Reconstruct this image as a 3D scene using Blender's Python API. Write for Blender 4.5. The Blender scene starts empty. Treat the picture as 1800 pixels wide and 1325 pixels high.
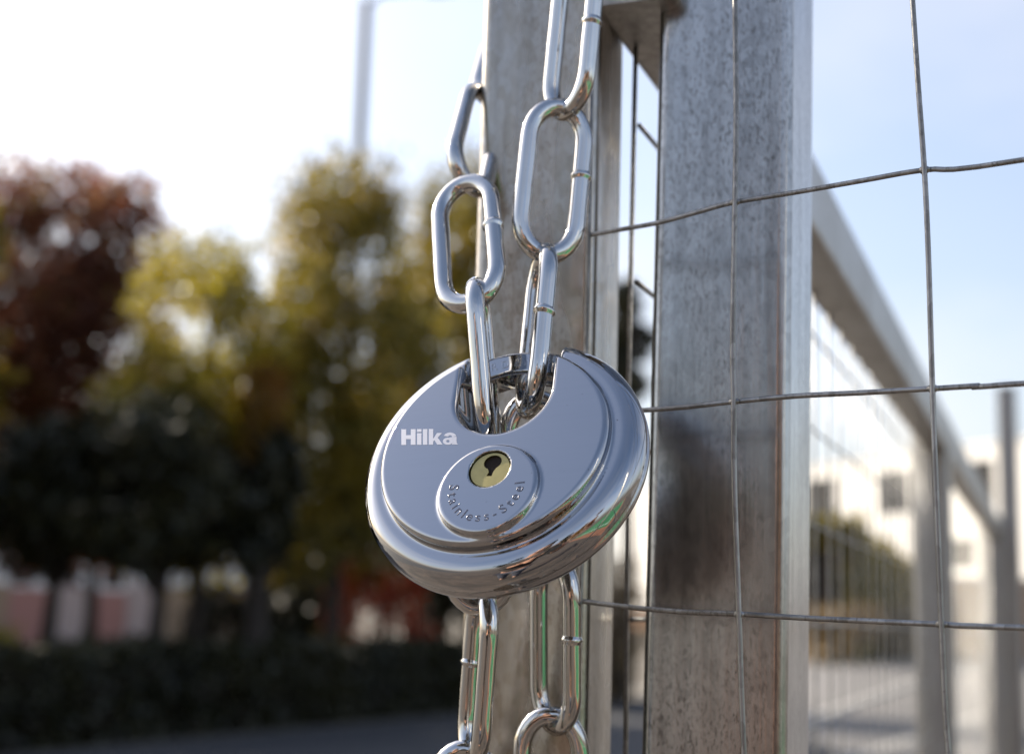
import bpy, bmesh, math, random
import numpy as np
from mathutils import Vector, Matrix

S = bpy.context.scene
COL = S.collection
V = Vector
rad = math.radians

# ------------------------------------------------------------------ camera
CAM_H = 1.35
PITCH, ROLL = rad(9.5), rad(1.7)
FPX, CX, CY = 2500.0, 900.0, 662.5
FW = V((0, math.cos(PITCH), math.sin(PITCH)))
U0 = V((0, -math.sin(PITCH), math.cos(PITCH)))
R0 = V((1, 0, 0))
RT = math.cos(ROLL) * R0 + math.sin(ROLL) * U0
UP = math.cos(ROLL) * U0 - math.sin(ROLL) * R0
BK = -FW
CAMP = V((0, 0, CAM_H))
cd = bpy.data.cameras.new('camera')
cd.sensor_fit = 'HORIZONTAL'; cd.sensor_width = 36; cd.lens = 50
cd.clip_start = 0.01; cd.clip_end = 6000
cd.dof.use_dof = True; cd.dof.focus_distance = 0.341; cd.dof.aperture_fstop = 10.5
cam = bpy.data.objects.new('camera', cd); COL.objects.link(cam)
cam.matrix_world = Matrix(((RT.x, UP.x, BK.x, 0), (RT.y, UP.y, BK.y, 0), (RT.z, UP.z, BK.z, CAM_H), (0, 0, 0, 1)))
S.camera = cam

def ray(px, py):
    return FW + (px - CX) / FPX * RT - (py - CY) / FPX * UP
def P(px, py, d):
    """a point seen at pixel (px, py) of the 1800x1325 photo, d metres deep"""
    return CAMP + d * ray(px, py)
def CAMV(x, y, z):
    return x * RT + y * UP + z * BK

# ------------------------------------------------------------------ sky, sun, exposure
SUN_EL, SUN_AZ = rad(34), rad(-51)          # azimuth from +Y, negative = to the left
w = bpy.data.worlds.new('World'); S.world = w; w.use_nodes = True
nt = w.node_tree
bg = nt.nodes['Background']
sky = nt.nodes.new('ShaderNodeTexSky'); sky.sky_type = 'NISHITA'
sky.sun_disc = False; sky.sun_elevation = SUN_EL; sky.sun_rotation = SUN_AZ
sky.air_density = 1.0; sky.dust_density = 3.4; sky.ozone_density = 2.4; sky.altitude = 50
# thin high cloud over the whole sky
tcw = nt.nodes.new('ShaderNodeTexCoord'); mpw = nt.nodes.new('ShaderNodeMapping'); mpw.inputs['Scale'].default_value = (1, 1, 1.8); mpw.inputs['Location'].default_value = (.35, .1, .3)
nzw = nt.nodes.new('ShaderNodeTexNoise'); nzw.inputs['Scale'].default_value = 3.2; nzw.inputs['Detail'].default_value = 5; nzw.inputs['Roughness'].default_value = .5
rpw = nt.nodes.new('ShaderNodeValToRGB'); rpw.color_ramp.elements[0].position = .38; rpw.color_ramp.elements[0].color = (.2, .2, .2, 1); rpw.color_ramp.elements[1].position = .72; rpw.color_ramp.elements[1].color = (.6, .6, .6, 1)
mxw = nt.nodes.new('ShaderNodeMix'); mxw.data_type = 'RGBA'; mxw.inputs[7].default_value = (5.2, 5.0, 4.95, 1)
nt.links.new(tcw.outputs['Generated'], mpw.inputs[0]); nt.links.new(mpw.outputs[0], nzw.inputs['Vector']); nt.links.new(nzw.outputs[0], rpw.inputs[0])
sxw = nt.nodes.new('ShaderNodeSeparateXYZ'); nt.links.new(tcw.outputs['Generated'], sxw.inputs[0])
fzw = nt.nodes.new('ShaderNodeMapRange'); fzw.inputs[1].default_value = .2; fzw.inputs[2].default_value = .8; fzw.inputs[3].default_value = 1.0; fzw.inputs[4].default_value = .15
nt.links.new(sxw.outputs[2], fzw.inputs[0]); mlw = nt.nodes.new('ShaderNodeMath'); mlw.operation = 'MULTIPLY'   # the veil thins towards the zenith
nt.links.new(rpw.outputs[0], mlw.inputs[0]); nt.links.new(fzw.outputs[0], mlw.inputs[1])
nt.links.new(mlw.outputs[0], mxw.inputs[0]); nt.links.new(sky.outputs[0], mxw.inputs[6])
nt.links.new(mxw.outputs[2], bg.inputs[0]); bg.inputs[1].default_value = 0.108
sd = bpy.data.lights.new('sun', 'SUN'); sd.energy = 5.0; sd.angle = rad(0.53); sd.color = (1.0, 0.90, 0.74)
sun = bpy.data.objects.new('sun', sd); COL.objects.link(sun)
SUN_DIR = V((math.sin(SUN_AZ) * math.cos(SUN_EL), math.cos(SUN_AZ) * math.cos(SUN_EL), math.sin(SUN_EL)))
sun.rotation_euler = SUN_DIR.to_track_quat('Z', 'Y').to_euler()
sun.location = (0, 0, 30)
S.view_settings.view_transform = 'Standard'; S.view_settings.look = 'None'
S.view_settings.exposure = 1.12; S.view_settings.gamma = 1.0
S.view_settings.use_curve_mapping = False
S.cycles.use_denoising = True
S.cycles.max_bounces = 10; S.cycles.glossy_bounces = 8; S.cycles.diffuse_bounces = 3
S.cycles.transmission_bounces = 4; S.cycles.transparent_max_bounces = 6
S.cycles.sample_clamp_indirect = 6.0; S.cycles.sample_clamp_direct = 0.0
S.cycles.blur_glossy = 0.3

# ------------------------------------------------------------------ helpers
def tag(o, label=None, cat=None, group=None, kind=None):
    if label: o['label'] = label
    if cat: o['category'] = cat
    if group: o['group'] = group
    if kind: o['kind'] = kind
    return o
def empty(name, loc=(0, 0, 0), rz=0.0):
    o = bpy.data.objects.new(name, None); o.empty_display_size = 0.05
    COL.objects.link(o); o.location = loc; o.rotation_euler = (0, 0, rz)
    return o
def link_mesh(name, me, mat=None, parent=None, mw=None, smooth=False):
    if mat and not me.materials: me.materials.append(mat)
    if smooth: me.shade_smooth()
    o = bpy.data.objects.new(name, me); COL.objects.link(o)
    if mw is not None: o.matrix_world = mw
    if parent is not None: adopt(o, parent, mw)
    return o
def world_of(o):
    m = o.matrix_basis.copy()
    if o.parent: m = world_of(o.parent) @ o.matrix_parent_inverse @ m
    return m
def adopt(o, parent, mw=None):
    """parent o while keeping its coordinates as world coordinates"""
    o.parent = parent
    o.matrix_parent_inverse = world_of(parent).inverted()

class MB:
    def __init__(s): s.v = []; s.f = []
    def add(s, vs, fs):
        b = len(s.v); s.v += [tuple(v) for v in vs]; s.f += [tuple(i + b for i in f) for f in fs]
    def box(s, lo, hi, M=None):
        vs = [V((x, y, z)) for z in (lo[2], hi[2]) for y in (lo[1], hi[1]) for x in (lo[0], hi[0])]
        if M is not None: vs = [M @ v for v in vs]
        s.add(vs, [(0, 2, 3, 1), (4, 5, 7, 6), (0, 1, 5, 4), (2, 6, 7, 3), (0, 4, 6, 2), (1, 3, 7, 5)])
    def tube(s, pts, rads, n=10, caps=True, closed=False):
        pts = [V(p) for p in pts]
        if not hasattr(rads, '__len__'): rads = [rads] * len(pts)
        m = len(pts); base = len(s.v); ref = None
        for i, p in enumerate(pts):
            if closed: t = pts[(i + 1) % m] - pts[i - 1]
            else: t = pts[min(i + 1, m - 1)] - pts[max(i - 1, 0)]
            t.normalize()
            if ref is None:
                ref = V((0, 0, 1)) if abs(t.z) < .9 else V((1, 0, 0))
            a = (ref - ref.dot(t) * t).normalized(); ref = a; b = t.cross(a)
            for k in range(n):
                an = 2 * math.pi * k / n
                s.v.append(tuple(p + rads[i] * (math.cos(an) * a + math.sin(an) * b)))
        for i in range(m if closed else m - 1):
            j = (i + 1) % m
            for k in range(n):
                k2 = (k + 1) % n
                s.f.append((base + i * n + k, base + i * n + k2, base + j * n + k2, base + j * n + k))
        if caps and not closed:
            s.f.append(tuple(base + k for k in range(n))[::-1])
            s.f.append(tuple(base + (m - 1) * n + k for k in range(n)))
    def sweep(s, prof, frames, caps=True):
        """prof: list of 2D pts; frames: list of (origin, xaxis, yaxis)"""
        n = len(prof); base = len(s.v)
        for o, ax, ay in frames:
            for (a, b) in prof: s.v.append(tuple(o + a * ax + b * ay))
        for i in range(len(frames) - 1):
            for k in range(n):
                k2 = (k + 1) % n
                s.f.append((base + i * n + k, base + i * n + k2, base + (i + 1) * n + k2, base + (i + 1) * n + k))
        if caps:
            s.f.append(tuple(base + k for k in range(n))[::-1])
            s.f.append(tuple(base + (len(frames) - 1) * n + k for k in range(n)))
    def build(s, name, mat=None, parent=None, smooth=False, angle=None):
        me = bpy.data.meshes.new(name); me.from_pydata(s.v, [], s.f); me.update()
        bm = bmesh.new(); bm.from_mesh(me); bmesh.ops.recalc_face_normals(bm, faces=bm.faces); bm.to_mesh(me); bm.free()
        if smooth: me.shade_smooth()
        if angle is not None: me.set_sharp_from_angle(angle=rad(angle))
        return link_mesh(name, me, mat, parent)

def rrect(w, h, r, n=5):
    out = []
    for cx, cy, a0 in ((w / 2 - r, h / 2 - r, 0), (-w / 2 + r, h / 2 - r, 90), (-w / 2 + r, -h / 2 + r, 180), (w / 2 - r, -h / 2 + r, 270)):
        for k in range(n + 1):
            a = rad(a0 + 90 * k / n); out.append((cx + r * math.cos(a), cy + r * math.sin(a)))
    return out

# ------------------------------------------------------------------ materials
def newmat(name):
    m = bpy.data.materials.new(name); m.use_nodes = True
    return m, m.node_tree, m.node_tree.nodes['Principled BSDF']
def mixc(t, fac, a, b, bt='MIX'):
    n = t.nodes.new('ShaderNodeMix'); n.data_type = 'RGBA'; n.blend_type = bt
    for sock, val in ((n.inputs[0], fac), (n.inputs[6], a), (n.inputs[7], b)):
        if hasattr(val, 'is_output'): t.links.new(val, sock)
        elif isinstance(val, (int, float)): sock.default_value = val
        else: sock.default_value = (*val, 1)
    return n.outputs[2]
def ramp(t, src, pts):
    n = t.nodes.new('ShaderNodeValToRGB'); t.links.new(src, n.inputs[0])
    e = n.color_ramp.elements
    while len(e) < len(pts): e.new(0.5)
    for i, (p, c) in enumerate(pts):
        e[i].position = p; e[i].color = (c, c, c, 1) if isinstance(c, (int, float)) else (*c, 1)
    return n.outputs[0]
def coords(t, scale=(1, 1, 1), kind='Object', loc=(0, 0, 0)):
    tc = t.nodes.new('ShaderNodeTexCoord'); mp = t.nodes.new('ShaderNodeMapping')
    t.links.new(tc.outputs[kind], mp.inputs[0]); mp.inputs['Scale'].default_value = scale
    mp.inputs['Location'].default_value = loc
    return mp.outputs[0]
def noise(t, vec, scale, detail=4, rough=.55, out=0):
    n = t.nodes.new('ShaderNodeTexNoise'); t.links.new(vec, n.inputs['Vector'])
    n.inputs['Scale'].default_value = scale; n.inputs['Detail'].default_value = detail; n.inputs['Roughness'].default_value = rough
    return n.outputs[out]
def bump(t, src, strength, dist, bsdf):
    b = t.nodes.new('ShaderNodeBump'); t.links.new(src, b.inputs['Height'])
    b.inputs['Strength'].default_value = strength; b.inputs['Distance'].default_value = dist
    t.links.new(b.outputs[0], bsdf.inputs['Normal'])

def plain(name, col, rough=.6, metal=0.0, var=.15, scale=8.0, spec=.5):
    m, t, b = newmat(name)
    n = noise(t, coords(t), scale)
    c = mixc(t, n, [x * (1 - var) for x in col], [min(1, x * (1 + var)) for x in col])
    t.links.new(c, b.inputs['Base Color']); b.inputs['Roughness'].default_value = rough
    b.inputs['Metallic'].default_value = metal; b.inputs['Specular IOR Level'].default_value = spec
    return m

def m_polished(name, col, r0, r1, bstr=.02):
    m, t, b = newmat(name)
    vec = coords(t)
    n = noise(t, vec, 180, 3); n2 = noise(t, coords(t, (60, 900, 900)), 1.0, 3)
    t.links.new(ramp(t, n, [(.35, r0), (.75, r1)]), b.inputs['Roughness'])
    b.inputs['Metallic'].default_value = 1
    dirt = ramp(t, noise(t, coords(t, (700, 700, 700)), 1.0, 2), [(.755, 0.0), (.79, .85)])   # a few specks of dirt
    t.links.new(mixc(t, dirt, mixc(t, n2, [x * .96 for x in col], col), (.06, .05, .045)), b.inputs['Base Color'])
    low = noise(t, vec, 55, 2)
    # hairline scratches in two directions
    s1 = ramp(t, noise(t, coords(t, (30, 5200, 5200)), 1.0, 1), [(.70, 0.0), (.78, 1.0)])
    mp = coords(t, (3800, 40, 3800)); s2 = ramp(t, noise(t, mp, 1.0, 1), [(.72, 0.0), (.8, 1.0)])
    ad = t.nodes.new('ShaderNodeMath'); ad.operation = 'ADD'; t.links.new(s1, ad.inputs[0]); t.links.new(s2, ad.inputs[1])
    a2 = t.nodes.new('ShaderNodeMath'); a2.operation = 'MULTIPLY_ADD'; t.links.new(ad.outputs[0], a2.inputs[0]); a2.inputs[1].default_value = -.02; t.links.new(low, a2.inputs[2])
    bump(t, a2.outputs[0], bstr, .001, b)
    return m
M_LOCK = m_polished('polished_stainless', (.45, .455, .47), .012, .035, .012)
M_CHAIN = m_polished('zinc_plated_steel', (.60, .595, .58), .03, .08, .06)
M_BRASS = plain('brass', (.42, .35, .15), .33, 1.0, .2, 400)
M_HOLE_SHADE = plain('keyway_shade_dark', (.018, .012, .008), .7, 0, .2, 300, .2)
M_PRINT = plain('etched_print', (.40, .41, .46), .42, 1.0, .03, 300)

def m_galv(name, base, dark, spots=1.0, rough=(.22, .42), metal=.9):
    m, t, b = newmat(name)
    v1 = coords(t, (1250, 1250, 520)); v2 = coords(t, (220, 220, 9)); v3 = coords(t, (36, 36, 9))
    sp = noise(t, v1, 1.0, 2.5, .6)                       # specks stretched along the tube
    st = noise(t, v2, 1.0, 4, .6)                       # drawn streaks
    pa = noise(t, v3, 1.0, 3, .5)                       # patches
    a = ramp(t, sp, [(.50, 0.0), (.68, 1.0)])
    pm = ramp(t, pa, [(.36, .1), (.56, 1.0)])
    mul = t.nodes.new('ShaderNodeMath'); mul.operation = 'MULTIPLY'
    t.links.new(a, mul.inputs[0]); t.links.new(pm, mul.inputs[1])
    mu2 = t.nodes.new('ShaderNodeMath'); mu2.operation = 'MULTIPLY'
    t.links.new(mul.outputs[0], mu2.inputs[0]); mu2.inputs[1].default_value = spots
    c0 = mixc(t, ramp(t, st, [(.3, 0.0), (.7, 1.0)]), [x * .6 for x in base], base)
    vo = t.nodes.new('ShaderNodeTexVoronoi'); t.links.new(coords(t, (420, 420, 260)), vo.inputs['Vector']); vo.inputs['Scale'].default_value = 1.0
    hs = t.nodes.new('ShaderNodeRGBToBW'); t.links.new(vo.outputs['Color'], hs.inputs[0])
    c0 = mixc(t, ramp(t, hs.outputs[0], [(.2, .0), (.8, .28)]), c0, (.62, .62, .62))   # zinc spangle
    c = mixc(t, mu2.outputs[0], c0, dark)
    t.links.new(c, b.inputs['Base Color']); b.inputs['Metallic'].default_value = metal
    t.links.new(ramp(t, pa, [(.3, rough[0]), (.7, rough[1])]), b.inputs['Roughness'])
    bump(t, st, .12, .0006, b)
    return m
M_POST = m_galv('galvanised_tube', (.46, .46, .46), (.13, .125, .12), .85, (.16, .3), 1.0)
M_POST_A = m_galv('galvanised_tube_smooth', (.46, .415, .355), (.20, .165, .13), .55, (.2, .36), 1.0)
M_RAIL = m_galv('galvanised_rail', (.42, .405, .385), (.2, .18, .16), .5, (.35, .5))
M_WIRE = m_galv('galvanised_wire', (.30, .295, .285), (.12, .11, .10), .8, (.35, .55))

# ------------------------------------------------------------------ ground
def sheet(name, x0, x1, y0, y1, z, mat, kind='structure', parent=None):
    b = MB(); b.add([(x0, y0, z), (x1, y0, z), (x1, y1, z), (x0, y1, z)], [(0, 1, 2, 3)])
    o = b.build(name, mat, parent)
    if kind: o['kind'] = kind
    return o
def m_ground(name, c1, c2, scale, rough=.85, fine=60):
    m, t, b = newmat(name)
    vec = coords(t, kind='Object')
    n = noise(t, vec, scale, 5); n2 = noise(t, vec, fine, 4)
    c = mixc(t, n, c1, c2)
    c = mixc(t, ramp(t, n2, [(.3, .0), (.7, .5)]), c, [x * .7 for x in c1])
    t.links.new(c, b.inputs['Base Color']); b.inputs['Roughness'].default_value = rough
    bump(t, n2, .4, .01, b)
    return m
M_EARTH = m_ground('earth', (.10, .085, .065), (.15, .125, .095), .4)
M_ASPH = m_ground('asphalt', (.036, .036, .04), (.055, .054, .056), .5)
M_ASPH2 = m_ground('worn_asphalt', (.13, .125, .125), (.18, .17, .165), .4)
def m_pave():
    m, t, b = newmat('brick_paving')
    br = t.nodes.new('ShaderNodeTexBrick'); t.links.new(coords(t), br.inputs['Vector'])
    br.inputs['Scale'].default_value = 1.0; br.inputs['Brick Width'].default_value = .21; br.inputs['Row Height'].default_value = .105
    br.inputs['Mortar Size'].default_value = .006; br.inputs['Color1'].default_value = (.12, .088, .068, 1); br.inputs['Color2'].default_value = (.075, .062, .054, 1); br.inputs['Mortar'].default_value = (.06, .05, .04, 1)
    st = ramp(t, noise(t, coords(t), 1.3, 4), [(.4, 0.0), (.62, .75)])
    t.links.new(mixc(t, st, br.outputs[0], (.035, .03, .027)), b.inputs['Base Color']); b.inputs['Roughness'].default_value = .85
    return m
M_PAVE = m_pave()
sheet('ground', -2500, 2500, -2500, 2500, 0, M_EARTH)

# ================================================================== the fence posts, rail and wire mesh near the camera
def xy(p): return V((p.x, p.y, 0))
def wnormal(o):
    md = o.modifiers.new('wn', 'WEIGHTED_NORMAL'); md.keep_sharp = True
    return o
def square_tube(name, mat, parent, p0, p1, ax, w, h=None, r=.0035):
    """rounded square tube from p0 to p1; ax = direction of the face width"""
    h = h or w
    t = (p1 - p0).normalized(); ax = (ax - ax.dot(t) * t).normalized(); ay = t.cross(ax)
    b = MB(); n = max(2, int((p1 - p0).length / .25) + 1)
    b.sweep(rrect(w, h, r, 6), [(p0.lerp(p1, i / (n - 1)), ax, ay) for i in range(n)])
    o = b.build(name, mat, parent, smooth=True, angle=60)
    return wnormal(o)

def post_at(name, mat, corner, phi, w, z0, z1, parent=None, tilt=(0, 0)):
    """corner: front right edge (world point); phi: how far the front face turns to the left"""
    rt = V((math.cos(phi), -math.sin(phi), 0)); bk = V((math.sin(phi), math.cos(phi), 0))
    c = xy(corner) - rt * w / 2 + bk * w / 2
    zc = corner.z
    p0 = V((c.x + tilt[0] * (z0 - zc), c.y + tilt[1] * (z0 - zc), z0)); p1 = V((c.x + tilt[0] * (z1 - zc), c.y + tilt[1] * (z1 - zc), z1))
    return square_tube(name, mat, parent, p0, p1, rt, w), c, rt, bk

# --- receding fence: chained end post, top rail, mesh, further posts
FDIR = rad(21.0)
E = V((math.sin(FDIR), math.cos(FDIR), 0)); T = V((math.cos(FDIR), -math.sin(FDIR), 0))
ANCH = xy(P(1088, 450, .412))
def FB(s, t, dz): return V((ANCH.x + s * E.x + t * T.x, ANCH.y + s * E.y + t * T.y, CAM_H + dz))
fence = empty('fence_panel', (ANCH.x, ANCH.y, 0))
tag(fence, 'galvanised wire mesh fence panel receding right, its end post wrapped by the chain', 'fence')
TW = .0362
RZ = .1755                                     # underside of the top rail above the lens
oA, cA, rtA, bkA = post_at('end_post', M_POST_A, P(1046, 450, .404), rad(16), .0364, 0.0, CAM_H + RZ + .036, fence)
S1 = 1.12                                    # end of the first panel
S2 = 2.50
square_tube('top_rail', M_RAIL, fence, FB(-.012, .006, RZ + .018), FB(S1 - .02, .006, RZ + .018), T, .025, .036)
square_tube('bottom_rail', M_RAIL, fence, FB(.02, 0, -1.22), FB(S1 - .02, 0, -1.22), T, .036)
square_tube('far_post', M_RAIL, fence, V((*FB(S1, 0, 0).xy, 0)), FB(S1, 0, RZ + .036), T, .036)
rng = random.Random(4)
def wire(parent, pts, r=.00065, n=8, name='wire'):
    b = MB(); b.tube(pts, r, n); return b.build(name, M_WIRE, parent, smooth=True)
def mesh_panel(parent, s0, s1, z0, z1, near):
    k = 0; s = s0
    while s < s1 - .01:
        m = 14 if near else 4
        pts = [FB(s + rng.uniform(-.0008, .0008), -.002 + rng.uniform(-.0006, .0006), z0 + (z1 - z0) * i / (m - 1)) for i in range(m)]
        wire(parent, pts, .00075, 6); s += .05; k += 1
    z = math.floor(z0 / .05) * .05 + .05
    while z < z1:
        m = 10 if near else 4
        pts = [FB(s0 - .001 + (s1 - s0 - .01) * i / (m - 1), 0, z + rng.uniform(-.001, .001)) for i in range(m)]
        wire(parent, pts, .00075, 6); z += .05
mesh_panel(fence, .020, S1 - .02, -1.22, RZ + .004, True)

fence2 = empty('fence_panel', (*FB(S1 + .04, 0, 0).xy, 0))
tag(fence2, 'blurred further fence panel beyond the receding one, with a tall corner post', 'fence')
square_tube('top_rail', M_RAIL, fence2, FB(S1 + .02, .006, RZ + .018), FB(S2 - .02, .006, RZ + .018), T, .025, .036)
square_tube('bottom_rail', M_RAIL, fence2, FB(S1 + .02, 0, -1.22), FB(S2 - .02, 0, -1.22), T, .036)
square_tube('corner_post', M_RAIL, fence2, V((*FB(S2 + .0, 0, 0).xy, 0)), FB(S2 + .0, 0, RZ + .036), T, .040)
square_tube('tall_post', M_RAIL, fence2, V((*FB(S2 + .045, .035, 0).xy, 0)), FB(S2 + .045, .035, .47), T, .036)
s = S1 + .1
while s < S2 - .05:
    wire(fence2, [FB(s, -.002, -1.2), FB(s, -.002, RZ)], .00075, 4); s += .1
for k in range(-22, 4, 2):
    wire(fence2, [FB(S1 + .05, 0, k * .05), FB(S2, 0, k * .05)], .00075, 4)

# --- the thick post behind the front mesh
gate_post = empty('gate_post', xy(P(1388, 450, .390)))
tag(gate_post, 'mottled galvanised square gate post right of the padlock', 'post')
tilt2 = .0115
oB, cB, rtB, bkB = post_at('tube', M_POST, P(1389, 450, .390), rad(21), .0392, 0.0, CAM_H + .32, gate_post, tilt=(tilt2, 0))
cap = MB(); cc = V((cB.x + tilt2 * .22, cB.y, CAM_H + .32))
cap.sweep(rrect(.0412, .0412, .004, 4), [(cc, rtB, bkB), (cc + V((0, 0, .004)), rtB, bkB)])
cap.build('end_cap', M_RAIL, gate_post, smooth=True, angle=50)
base = MB(); base.box((-.06, -.06, .002), (.06, .06, .012), Matrix.Translation((cB.x - tilt2 * 1.35, cB.y, 0)))
base.build('base_plate', M_RAIL, gate_post)

# --- front mesh panel, runs from the chained post to the right and towards the lens
PC0 = xy(P(1290, 705, .357)); PCD = V((math.cos(rad(39)), -math.sin(rad(39)), 0)); PCN = V((math.sin(rad(39)), math.cos(rad(39)), 0))
def on_panel(px, py, off=0.0):
    d = ray(px, py); k = (PC0 + PCN * off - CAMP).dot(PCN) / d.dot(PCN)
    return CAMP + k * d
panel = empty('mesh_panel', (*(PC0 + PCD * .35).xy, 0))
tag(panel, 'loose square wire mesh in front of the mottled post, crossing to the right edge', 'wire mesh')
def spline(pts, m=5):
    out = []
    n = len(pts)
    for i in range(n - 1):
        p0, p1, p2, p3 = pts[max(i - 1, 0)], pts[i], pts[i + 1], pts[min(i + 2, n - 1)]
        for k in range(m):
            t = k / m
            out.append(.5 * ((2 * p1) + (p2 - p0) * t + (2 * p0 - 5 * p1 + 4 * p2 - p3) * t * t + (3 * p1 - p0 - 3 * p2 + p3) * t ** 3))
    out.append(pts[-1]); return out
def PC(u, dz): return V((PC0.x + u * PCD.x, PC0.y + u * PCD.y, CAM_H + dz))
U_END = .42
vw = [[(1292, 0), (1294, 200), (1292, 355), (1288, 600), (1290, 705), (1291, 850), (1299, 1080), (1303, 1200), (1308, 1325)],
      [(1604, 0), (1614, 150), (1625, 300), (1632, 450), (1639, 682), (1645, 850), (1655, 1097), (1662, 1250), (1668, 1325)]]
for q, path in enumerate(vw):
    pts = [on_panel(x, y, -.0007) for x, y in path]
    a, b = pts[0], pts[-1]
    up = [V((a.x, a.y, CAM_H + z)) for z in (.24, .20) if CAM_H + z > a.z + .01]
    dn = [V((b.x, b.y, z)) for z in (1.2, .8, .4, .14)]
    wire(panel, up + spline(pts, 5) + dn, .00066, 10)
hw = [[(1032, 414), (1100, 402), (1160, 391), (1230, 372), (1290, 356), (1400, 338), (1520, 317), (1625, 299), (1800, 281)],
      [(1090, 726), (1120, 722), (1200, 716), (1290, 706), (1400, 696), (1520, 690), (1640, 683), (1720, 678), (1800, 674)],
      [(1000, 1053), (1100, 1066), (1200, 1075), (1300, 1079), (1400, 1085), (1520, 1091), (1655, 1097), (1800, 1103)]]
for path in hw:
    pts = [on_panel(x, y, .0007) for x, y in path]
    z = pts[-1].z
    uu = (pts[-1] - PC0).dot(PCD)
    ext = [V((*PC(uu + (U_END - uu) * k / 3, 0).xy, z)) for k in (1, 2, 3)]
    wire(panel, spline(pts + ext, 5), .00066, 10)
for (px, py) in ((1292, 356), (1625, 299), (1290, 706), (1639.5, 683), (1299, 1079.5), (1655, 1097)):
    c = on_panel(px, py); b = MB()
    b.tube([c - PCD * .0014 + PCN * .0002, c - PCD * .0008, c, c + PCD * .0008, c + PCD * .0015], [.0003, .00085, .00105, .0008, .0003], 10)
    b.build('weld', M_WIRE, panel, smooth=True)
# the rest of the mesh, above, below and to the right of the frame
for u in (-.047, .108, .158, .208, .258, .308, .358, .408):
    wire(panel, [PC(u, .24), PC(u + .001, .1), PC(u, -.3), PC(u, -.8), PC(u, -1.2)], .00066, 8)
for k in [4] + list(range(-1, -24, -1)):
    wire(panel, [PC(-.05, .003 + .0505 * k), PC(.1, .004 + .0505 * k), PC(U_END, .003 + .0505 * k)], .00066, 8)
square_tube('end_post', M_RAIL, panel, V((*PC(U_END + .02, 0).xy, 0)), PC(U_END + .02, .26), PCD, .036)

# ================================================================== padlock
ln = CAMV(-.335, .628, .702).normalized()
lu = CAMV(.10, .80, -.66); lu = (lu - lu.dot(ln) * ln).normalized()
lx = lu.cross(ln)
RO, HB, ZF, ZK = 36.0, 7.0, 10.4, 12.1                  # millimetres
LC = P(862, 774, .3385) - ln * (ZF * .001)
LM = Matrix(((lx.x, lu.x, ln.x, LC.x), (lx.y, lu.y, ln.y, LC.y), (lx.z, lu.z, ln.z, LC.z), (0, 0, 0, 1)))
LMI = LM.inverted()
padlock = empty('padlock'); padlock.matrix_world = LM
padlock.matrix_basis = LM
tag(padlock, 'polished round disc padlock with brass keyway hanging on the chain', 'padlock')
def on_face(px, py, zf):
    """pixel -> padlock coordinates on the plane z = zf"""
    o = LMI @ CAMP; d = (LMI.to_3x3() @ ray(px, py)); k = (zf - o.z) / d.z
    return o + k * d
def local(name, me, mat, parent, smooth=False):
    if not me.materials: me.materials.append(mat)
    if smooth: me.shade_smooth()
    o = bpy.data.objects.new(name, me); COL.objects.link(o); o.parent = parent
    return o

_k = on_face(854.5, 855, ZK * .001); _p = on_face(860, 823, ZK * .001); _n = on_face(884, 688, ZF * .001)
KC = (_k.x * 1e3, _k.y * 1e3); KR = 12.5; PLUG = (_p.x * 1e3, _p.y * 1e3); NX, NC = _n.x * 1e3, _n.y * 1e3; NR = 12.3

def smin(a, b, k):
    h = np.clip(.5 + .5 * (b - a) / k, 0, 1); return b + (a - b) * h - k * h * (1 - h)
def smax(a, b, k): return -smin(-a, -b, k)
def rbox(r, z, R, H, c):
    qx = r - (R - c); qy = np.abs(z) - (H - c)
    return np.hypot(np.maximum(qx, 0), np.maximum(qy, 0)) + np.minimum(np.maximum(qx, qy), 0) - c
def lock_sdf(x, y, z):
    r = np.hypot(x, y)
    zz = z + np.where(z > 0, 1, -1) * r * r / 2600.0
    zz = np.where(zz < 0, zz * 1.25, zz)
    f = rbox(r, zz, RO, HB, 5.0)
    f = smin(f, rbox(r, zz, 29.0, ZF, 1.5), 1.0)
    f = smin(f, np.maximum(rbox(np.hypot(x - KC[0], y - KC[1]), zz - 5, KR, ZK - 5, 1.1), -z), 1.0)
    f = smax(f, -(np.hypot(r - RO - .25, z) - .6), .35)                       # weld seam round the middle
    nd = np.hypot(x - NX, np.minimum(y - NC, 0)) - NR
    f = smax(f, -nd, 1.5)                                                     # opening for the chain
    pd = np.maximum(np.hypot(x - PLUG[0], y - PLUG[1]) - 5.15, 10.4 - z)
    f = smax(f, -pd, .25)
    return f
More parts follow.
